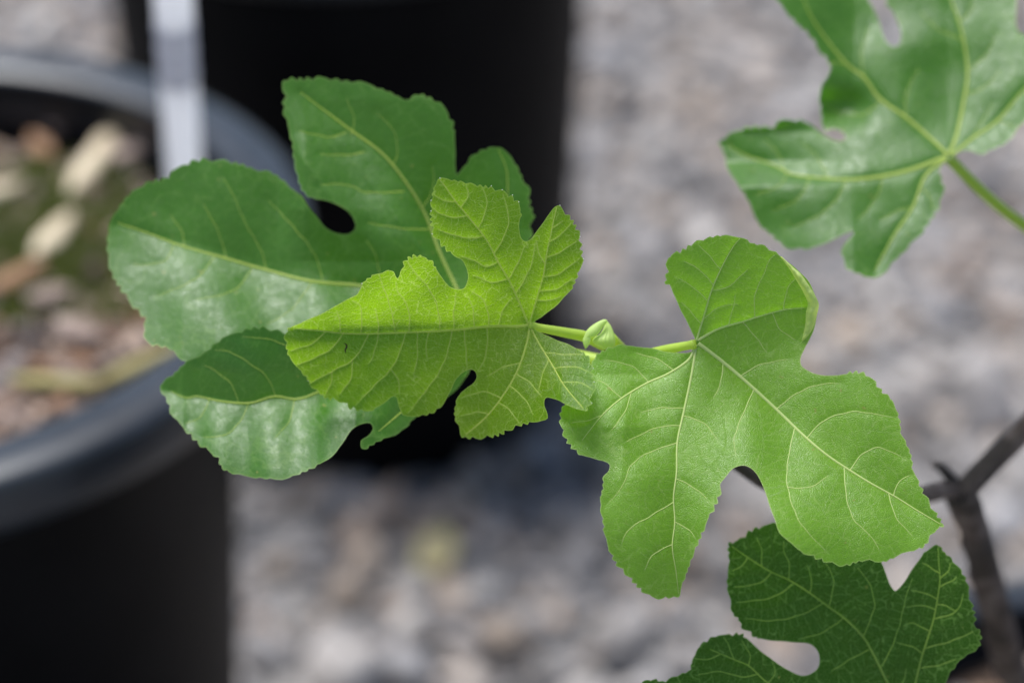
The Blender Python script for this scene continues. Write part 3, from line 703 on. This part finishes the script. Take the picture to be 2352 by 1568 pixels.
# curled edge
inn = catmull(ZQ([(225, 85), (340, 240), (420, 375), (490, 490), (545, 600), (568, 680), (545, 780), (540, 890), (525, 990), (490, 1130)]), 3)[0]
oun = catmull(ZQ([(240, 80), (395, 225), (475, 295), (565, 415), (645, 540), (695, 640), (705, 705), (686, 800), (655, 920), (605, 1030), (505, 1145)]), 3)[0]
def resamp(q, n):
    s_ = np.concatenate([[0], np.cumsum(np.linalg.norm(np.diff(q, axis=0), axis=1))]); t = np.linspace(0, s_[-1], n)
    return np.stack([np.interp(t, s_, q[:, k]) for k in range(q.shape[1])], 1)
nI, nJ = 60, 12; inn = resamp(inn, nI); oun = resamp(oun, nI); V = []; F = []
for i in range(nI):
    wv = np.linalg.norm(oun[i] - inn[i])
    for j in range(nJ):
        t = j / (nJ - 1); p = oun[i] * (1 - t) + inn[i] * t
        dl = LB.depth(p[None])[0][0]
        cr = 3.0 * mnoise.noise(Vector((p[0] * .10, p[1] * .10, 1.))) + 2.0 * mnoise.noise(Vector((p[0] * .3, p[1] * .3, 5.)))
        dd = dl - (0.5 + wv * .85 * math.sin(math.pi * min(1, .12 + t * .80)) ** .8 + cr * math.sin(math.pi * t)) * LB.mpp
        V.append(unproj(p[0], p[1], dd))
for i in range(nI - 1):
    for j in range(nJ - 1): F.append((i * nJ + j, i * nJ + j + 1, (i + 1) * nJ + j + 1, (i + 1) * nJ + j))
link('curled_edge', V, F, M_under, LB.ob)['label'] = 'paler crinkled underside rolled over the leaf edge'

# ---------- leaf C: large mature one behind, two overlapping sheets of one blade
C_base = (1066, 704)
C1_runs = [
 ('s', [(1076, 694), (1120, 690), (1165, 655), (1200, 600)]),
 ('t', [(1218, 545), (1220, 515), (1224, 491), (1216, 471), (1214, 431), (1200, 414), (1190, 388), (1175, 365), (1155, 343), (1140, 338), (1110, 345), (1085, 360)]),
 ('s', [(1068, 380), (1050, 402), (1046, 380), (1045, 340)]),
 ('t', [(1043, 300), (1030, 265), (1010, 240), (985, 225), (960, 218), (930, 230), (900, 215), (860, 200), (830, 190), (790, 187), (740, 180), (695, 183), (652, 185), (655, 215), (652, 250), (660, 285), (672, 330), (675, 365), (685, 410), (697, 440)]),
 ('s', [(720, 455), (745, 460), (780, 472), (805, 492), (817, 515), (812, 530), (795, 538), (770, 535), (745, 520), (725, 495), (705, 470), (692, 450)]),
 ('t', [(675, 437), (650, 415), (620, 395), (585, 390), (560, 380), (525, 372), (490, 368), (455, 368), (420, 380), (400, 395), (375, 412), (340, 420), (300, 445), (275, 475), (255, 510), (247, 560), (255, 620), (280, 665), (310, 705), (335, 735), (328, 770), (350, 790), (390, 800)]),
 ('s', [(425, 830), (480, 845), (580, 838), (720, 800), (850, 760), (1000, 724)]),
]
C2_runs = [
 ('s', [(1066, 716), (960, 722), (820, 745), (700, 768)]),
 ('t', [(655, 765), (625, 757), (590, 752), (540, 765), (500, 785), (470, 810), (430, 830), (400, 858), (368, 885), (385, 920), (400, 960), (430, 990), (460, 1020), (500, 1050), (512, 1075), (550, 1090), (600, 1097), (650, 1099), (690, 1086)]),
 ('s', [(735, 1065), (765, 1045), (785, 1020), (805, 990), (828, 974), (849, 971), (856, 984), (846, 1000), (829, 1013)]),
 ('t', [(834, 1031), (870, 1012), (914, 994), (935, 978)]),
 ('s', [(954, 957), (1000, 930), (1060, 880), (1090, 810), (1080, 730)]),
]
C_veins = [
 ([(1066, 702), (1045, 655), (1010, 580), (980, 500), (940, 430), (880, 355), (800, 295), (740, 250), (690, 212)], 10, [ZC(x) for x in [[(1690, 715), (1740, 620), (1740, 500)], [(1530, 510), (1555, 420), (1530, 310), (1450, 230)], [(1380, 430), (1290, 445), (1150, 440)], [(1590, 635), (1400, 640), (1290, 600), (1150, 600)], [(1290, 325), (1200, 350), (1040, 320)], [(1310, 340), (1330, 270), (1290, 150)], [(1740, 830), (1600, 830), (1400, 800)]]]),
 ([(1066, 704), (960, 680), (832, 657), (717, 646), (612, 620), (511, 591), (419, 565), (335, 534), (270, 512)], 10, [ZC(x) for x in [[(1165, 1100), (1120, 960), (1010, 820), (880, 680)], [(870, 1045), (840, 940), (760, 800), (690, 640), (640, 560)], [(660, 985), (620, 850), (540, 700)], [(440, 920), (430, 850), (370, 760)], [(1475, 1130), (1440, 970), (1390, 890)], [(1110, 1105), (1000, 1250), (870, 1330)], [(800, 1030), (700, 1150), (500, 1200)], [(600, 970), (500, 1090), (300, 1180)], [(390, 905), (330, 1000), (170, 1020)]]]),
 ([(1068, 700), (1130, 600), (1160, 500), (1165, 400), (1145, 345)], 6, []),
 ([(1062, 714), (960, 760), (840, 850), (731, 900), (681, 916), (630, 910), (573, 925), (509, 921), (455, 910), (427, 913), (392, 898)], 8, [ZL(x) for x in [[(1090, 692), (1030, 560), (920, 470), (770, 380), (650, 360)], [(820, 735), (770, 610), (650, 510), (570, 470)], [(1225, 725), (1190, 870), (1080, 1000)], [(895, 745), (830, 880), (720, 975), (560, 990)], [(610, 715), (550, 840), (440, 890)], [(1400, 670), (1300, 450), (1100, 300), (850, 265)]]]),
 ([(1066, 716), (1030, 820), (960, 910), (870, 990)], 5, []),
]
def depC(x, y):
    h = .05 * (1066 - x)
    f = fold(x, y, 270, 512, 1066, 704)                  # >0 below the rib of the left lobe
    up = np.clip(-f, 0, None); dn = np.clip(f, 0, None)
    g = fold(x, y, 690, 212, 1066, 704)                  # >0 on the lower left side of the upper rib
    left = np.clip(g, 0, None)
    h += -.72 * soft(dn, 25) * np.interp(x, [250, 420, 1066], [.6, 1, 1]) + .0008 * np.clip(dn - 90, 0, None) ** 2
    h += -.55 * soft(np.clip(left, 0, 90), 18) * np.clip((600 - y) / 120, 0, 1) * np.clip((x - 640) / 60, 0, 1)
    h += .16 * np.clip(y - 230, 0, 300) * np.clip(-g / 60, 0, 1)
    h += 7 * np.sin((x * .9 - y * .35) / 40.0) * np.clip(dn / 60, 0, 1)
    h += 6 * np.sin((x * .8 + y * .2) / 48.0) * np.clip(up / 60, 0, 1)
    return h
PC1 = outline(C1_runs, 30, 9.0, 5); PC2 = outline(C2_runs, 30, 8.0, 8)
LC = Leaf(C_base, .668, MC, VC, C_veins, depC, quilt=(3.5, 14, 2.4, 11), wave=(4.5, 170))
def exL(x, y):                                           # the lower lobe lies over the left one and droops at its front
    f = fold(x, y, 270, 512, 1066, 704); dn = np.clip(f, 0, None)
    base = -(-.72 * soft(dn, 25) + .0008 * np.clip(dn - 90, 0, None) ** 2)         # undo the general slope
    r = y - np.interp(x, [370, 570, 730, 1066], [890, 922, 900, 714])
    t = np.clip((1066 - x) / 250, 0, 1)
    return base - 150 * t + (.30 * soft(np.clip(-r, 0, None), 12) * -1 - .85 * soft(np.clip(r, 0, None), 16) + .0016 * np.clip(r - 50, 0, None) ** 2) * t * np.interp(x, [380, 560, 700], [.55, .75, 1]) + 8 * np.sin(x / 21.0) * np.clip(r / 60, 0, 1) * t
LC.build([PC1, PC2], 5.0, [None, exL], label='large dark green mature leaf with five lobes behind the yellow-green young leaf')
LC.lift = 3.0; LC.sidew = .09; LC.build_veins(lambda i: exL if i >= 3 else None)
LC.petiole([(1066, 708, .669), (1150, 748, .668), (1270, 800, .663), (1355, 824, .657), (1440, 838, .652)], .0014, .0022, M_pet)

# ---------- leaf E: mature one high on the other branch
E_runs = [
 ('s', ZE([(1385, 850), (1420, 825), (1470, 822)])),
 ('t', ZE([(1530, 838), (1600, 810), (1680, 770), (1767, 665), (1900, 560), (2000, 440), (2030, 320), (1960, 240), (1860, 210)])),
 ('s', ZE([(1767, 188), (1735, 170), (1722, 110), (1728, 0), (1750, -120)])),
 ('t', ZE([(1720, -300), (1640, -400), (1500, -440), (1360, -390), (1250, -320), (1120, -180)])),
 ('s', ZE([(1020, 0), (1050, 60), (1090, 150), (1096, 210), (1080, 250), (1050, 255), (1015, 225), (990, 170), (970, 100), (940, 40), (915, -10)])),
 ('t', ZE([(870, -150), (760, -330), (640, -400), (530, -370), (430, -250), (390, -120), (415, -10), (470, 60), (530, 130), (600, 190), (640, 260), (690, 320)])),
 ('s', ZE([(712, 360), (705, 400), (690, 430)])),
 ('t', ZE([(660, 470), (652, 540), (660, 610), (668, 670)])),
 ('s', ZE([(680, 715), (705, 708), (735, 703), (770, 715), (795, 745), (780, 768), (740, 770), (705, 755), (678, 738), (640, 710), (600, 680)])),
 ('t', ZE([(560, 660), (500, 655), (430, 665), (405, 690), (350, 695), (280, 695), (200, 715), (110, 775), (130, 830), (160, 930), (210, 1010), (250, 1070), (290, 1150), (320, 1220), (390, 1280), (460, 1340), (530, 1355)])),
 ('s', ZE([(590, 1355), (660, 1335), (740, 1300), (800, 1270), (840, 1258), (828, 1285), (800, 1315)])),
 ('t', ZE([(775, 1365), (785, 1420), (805, 1465), (860, 1490), (940, 1515), (1000, 1490), (1050, 1430), (1100, 1385), (1150, 1330), (1210, 1270), (1250, 1210), (1300, 1130), (1320, 1060), (1325, 1010), (1305, 950)])),
 ('s', ZE([(1310, 915), (1330, 890)])),
]
E_veins = [
 (ZE([(1345, 855), (1200, 910), (1080, 945), (940, 970), (800, 980), (640, 970), (500, 950), (400, 900), (250, 850), (150, 790)]), 10, [ZE(x) for x in [[(800, 980), (740, 1090), (640, 1180), (500, 1240)], [(600, 965), (540, 1080), (400, 1150)], [(480, 945), (420, 1020), (300, 1060)], [(700, 972), (640, 860), (560, 780)], [(1000, 960), (960, 1080), (860, 1200)], [(460, 930), (420, 830), (350, 760)]]]),
 (ZE([(1350, 845), (1250, 750), (1120, 640), (980, 540), (900, 430), (800, 350), (700, 230), (600, 80), (540, -80)]), 10, [ZE(x) for x in [[(980, 555), (900, 620), (800, 620), (700, 580)], [(900, 430), (880, 300), (920, 150)], [(1120, 640), (1130, 500), (1190, 380)], [(800, 350), (740, 340), (700, 350)]]]),
 (ZE([(1358, 842), (1400, 740), (1440, 550), (1460, 400), (1440, 230), (1410, 110), (1370, 0), (1330, -150)]), 10, [ZE(x) for x in [[(1440, 220), (1300, 160), (1200, 60)], [(1463, 385), (1560, 300), (1620, 190)], [(1415, 120), (1480, 50), (1490, -40)], [(1445, 520), (1560, 470), (1640, 380)]]]),
 (ZE([(1342, 868), (1230, 960), (1160, 1130), (1060, 1280), (950, 1480)]), 7, [ZE(x) for x in [[(1160, 1130), (1080, 1150), (980, 1200)], [(1200, 1020), (1260, 1080), (1270, 1150)]]]),
 (ZE([(1372, 850), (1480, 760), (1620, 660), (1740, 520), (1850, 400)]), 8, [ZE(x) for x in [[(1620, 660), (1680, 680), (1720, 690)], [(1480, 760), (1540, 660), (1600, 560)]]]),
]
def depE(x, y):
    h = -.50 * (y - 358) * np.interp(y, [100, 358, 600], [.8, 1, .8]) * np.interp(x, [1650, 1800, 1960], [.25, .45, 1])
    h += .55 * np.clip(1990 - x, 0, None) * np.clip((430 - y) / 60, 0, 1) * np.clip((y - 240) / 60, 0, 1) * .5
    h += 60 * np.exp(-((x - 1935) / 75) ** 2 - ((y - 250) / 45) ** 2)     # deep hollow between the lobes
    h += 7 * np.sin((x - y * .4) / 46.0) * np.clip((y - 400) / 60, 0, 1)
    h += 7 * np.sin((x + .3 * y) / 50.0) * np.clip((330 - y) / 100, 0, 1)
    h += -.20 * np.clip(x - 2176, 0, None)
    return h
PE = outline(E_runs, 34, 7.0, 9)
LE = Leaf((2176, 358), .700, MC, VC, E_veins, depE, quilt=(4.0, 14, 2.4, 11), wave=(4.0, 180))
LE.build([PE], 5.5, label='glossy dark green leaf on a long yellow-green stalk, held highest on the plant')
LE.lift = 3.2; LE.sidew = .10; LE.build_veins()
LE.petiole([(2176, 360, .701), (2240, 425, .708), (2290, 470, .714), (2352, 517, .724), (2470, 600, .724), (2592, 640, .718)], .0017, .0022, M_pet)

# ---------- leaf F: dark one under leaf B
F_runs = [
 ('t', ZF([(-40, 1640), (50, 1557), (100, 1548), (150, 1560), (190, 1540), (250, 1515), (305, 1490), (315, 1440), (340, 1400), (360, 1350), (410, 1320), (460, 1290), (530, 1290), (590, 1283)])),
 ('s', ZF([(625, 1300), (680, 1350), (740, 1400), (810, 1450), (900, 1505), (960, 1522), (1010, 1510), (1045, 1480), (1055, 1430), (1045, 1380), (1010, 1345), (960, 1333), (890, 1328), (800, 1322), (720, 1310)])),
 ('t', ZF([(690, 1305), (650, 1270), (605, 1240), (590, 1200), (550, 1160), (540, 1100), (525, 1040), (520, 970), (530, 900), (530, 830), (530, 762), (590, 740), (650, 690), (710, 665), (760, 655), (800, 645), (870, 650), (960, 690), (1060, 720), (1200, 760), (1320, 800), (1395, 845)])),
 ('s', ZF([(1418, 870), (1440, 930), (1465, 990), (1490, 1030), (1510, 1025), (1540, 990), (1580, 930), (1620, 870)])),
 ('t', ZF([(1660, 815), (1690, 790), (1745, 768), (1780, 810), (1815, 840), (1840, 870), (1870, 905), (1905, 970), (1920, 1040), (1940, 1115), (1955, 1180), (1960, 1250), (1990, 1275), (1985, 1340), (1970, 1365)])),
 ('s', ZF([(1900, 1415)])),
 ('t', ZF([(1860, 1440), (1845, 1470), (1810, 1510), (1785, 1568), (1760, 1640), (1730, 1720)])),
 ('s', ZF([(1690, 1800), (1645, 1850), (1600, 1900), (1450, 1960)])),
 ('t', ZF([(1200, 1990), (900, 1930), (600, 1850), (300, 1800), (50, 1760), (-60, 1710)])),
]
F_veins = [
 (ZF([(1640, 1850), (1540, 1700), (1450, 1560), (1380, 1420), (1310, 1300), (1200, 1190), (1110, 1125), (1000, 1045), (880, 970), (770, 920), (650, 845), (545, 772)]), 8, [ZF(x) for x in [
   [(1310, 1300), (1350, 1200), (1375, 1110), (1345, 990), (1270, 890)], [(1110, 1125), (1135, 1020), (1130, 940), (1090, 870)], [(878, 970), (880, 880), (850, 800), (850, 740)], [(720, 888), (720, 800), (690, 720)],
   [(1410, 1480), (1470, 1370), (1520, 1230), (1560, 1060), (1595, 960)], [(1195, 1190), (1080, 1270), (950, 1310)], [(1075, 1105), (950, 1170), (780, 1205), (620, 1190)], [(905, 990), (780, 1070), (570, 1100)], [(780, 925), (700, 990), (560, 1010)],
   [(1000, 1045), (1010, 960), (980, 880)], [(1350, 1370), (1250, 1420), (1120, 1500)], [(640, 840), (600, 890), (545, 920)], [(1480, 1610), (1540, 1560), (1560, 1480)]]]),
 (ZF([(1640, 1850), (1605, 1650), (1640, 1450), (1690, 1290), (1720, 1190), (1745, 1050), (1755, 960), (1748, 870), (1745, 780)]), 6, [ZF(x) for x in [
   [(1722, 1195), (1850, 1150), (1890, 1050)], [(1752, 1010), (1830, 970), (1852, 945)], [(1668, 1365), (1830, 1320), (1960, 1262)], [(1640, 1480), (1760, 1460), (1855, 1425)], [(1742, 1080), (1650, 1040), (1590, 1030)], [(1728, 1140), (1640, 1115), (1560, 1130)], [(1752, 930), (1690, 890), (1650, 870)], [(1700, 1270), (1600, 1220), (1540, 1240)], [(1660, 1400), (1600, 1360), (1500, 1330)], [(1755, 960), (1800, 920), (1815, 870)], [(1735, 1110), (1790, 1120), (1850, 1150)]]]),
 (ZF([(1640, 1850), (1200, 1780), (900, 1640), (750, 1560), (650, 1470), (560, 1430), (420, 1370)]), 6, [ZF(x) for x in [[(645, 1468), (650, 1400), (600, 1310)], [(560, 1430), (530, 1350), (500, 1300)], [(480, 1400), (400, 1430), (330, 1425)], [(700, 1515), (600, 1530), (480, 1500), (340, 1520)], [(760, 1565), (800, 1500), (780, 1440)], [(820, 1600), (700, 1620), (560, 1600)]]]),
]
def depF(x, y):
    h = -.10 * (y - 1450) * 0 + .06 * (x - 1950)
    f = fold(x, y, 1680, 1253, 2100, 1660)
    h += -.20 * soft(f, 15)
    h += .0010 * np.clip(1330 - y, 0, None) ** 2
    return h
PF = outline(F_runs, 24, 8.0, 21)
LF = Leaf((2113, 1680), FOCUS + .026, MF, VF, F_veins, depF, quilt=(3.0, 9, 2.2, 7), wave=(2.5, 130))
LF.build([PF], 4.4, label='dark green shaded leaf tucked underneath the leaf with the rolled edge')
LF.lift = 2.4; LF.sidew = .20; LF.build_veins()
LF.petiole([(2112, 1678, FOCUS + .026), (2180, 1730, .68), (2290, 1740, .76), (2400, 1690, .885)], .0014, .0020, M_pet)

# ---------- unfolding bud
def lens(name, L, R, d, bulge, back, ribs, amp, mat, parent, n=36, m=18):
    Lc = resamp(catmull(ZU(L), 2)[0], n); Rc = resamp(catmull(ZU(R), 2)[0], n); V = []; F = []
    mpp = d / FX
    for side, bl in ((1, bulge), (-1, back)):
        for i in range(n):
            w = np.linalg.norm(Rc[i] - Lc[i])
            for j in range(m):
                t = j / (m - 1); p = Lc[i] * (1 - t) + Rc[i] * t
                env = (max(0, 1 - (2 * t - 1) ** 2)) ** .5
                h = bl * w * env * .5 + (amp * abs(math.sin(math.pi * t * ribs)) * env if side > 0 else 0)
                V.append(unproj(p[0], p[1], d - side * h * mpp))
    o = n * m
    for i in range(n - 1):
        for j in range(m - 1):
            a = i * m + j; F.append((a, a + m, a + m + 1, a + 1)); F.append((o + a, o + a + 1, o + a + m + 1, o + a + m))
    return link(name, V, F, mat, parent)
BD = FOCUS + .013
bud = lens('bud', [(975, 470), (800, 800), (560, 1000), (590, 1130), (760, 1240), (960, 1335)], [(985, 400), (1130, 580), (1255, 930), (1240, 1200), (1120, 1310), (1030, 1345)], BD, .75, .7, 5, 3.2, M_bud, FIG)
bud['label'] = 'pale green unfolding bud with pleated sides between the two brightest leaves'
lens('hood', [(262, 960), (380, 700), (620, 500), (900, 368), (1010, 400)], [(500, 935), (620, 905), (760, 800), (870, 630), (1015, 440)], BD - .0022, .7, .4, 1, 0.6, M_bud, bud)
lens('tip_lobe', [(262, 940), (240, 1030), (270, 1180), (322, 1290)], [(505, 930), (490, 1010), (440, 1160), (345, 1292)], BD - .0030, .55, .3, 1, .4, M_bud, bud)
tube('stalk', unproj(np.array([1400., 1412, 1425, 1432]), np.array([770., 785, 800, 825]), np.array([BD + .004, BD + .008, BD + .014, BD + .018])), [.0014, .0016, .0018, .0018], M_pet, bud, 10)

# ---------- a dark curled speck on the young leaf
sp_px = ZA([(392, 988), (404, 992), (409, 1005), (402, 1020), (400, 1032), (406, 1042)])
q = catmull(sp_px, 1.0)[0]; dsp, _, _ = LA.depth(q)
Q = unproj(q[:, 0], q[:, 1], dsp - 1.0 * LA.mpp)
M_speck = rough_mat('dark_husk', (.03, .015, .008), (.05, .02, .01), 400, rough=.5)
sk = tube('dry_speck', Q, np.array([.3 + 1.5 * math.sin(math.pi * (i + .5) / len(Q)) for i in range(len(Q))]) * LA.mpp, M_speck, None, 7)
tag(sk, 'tiny dark brown curled husk stuck on the yellow-green young leaf', 'plant debris')
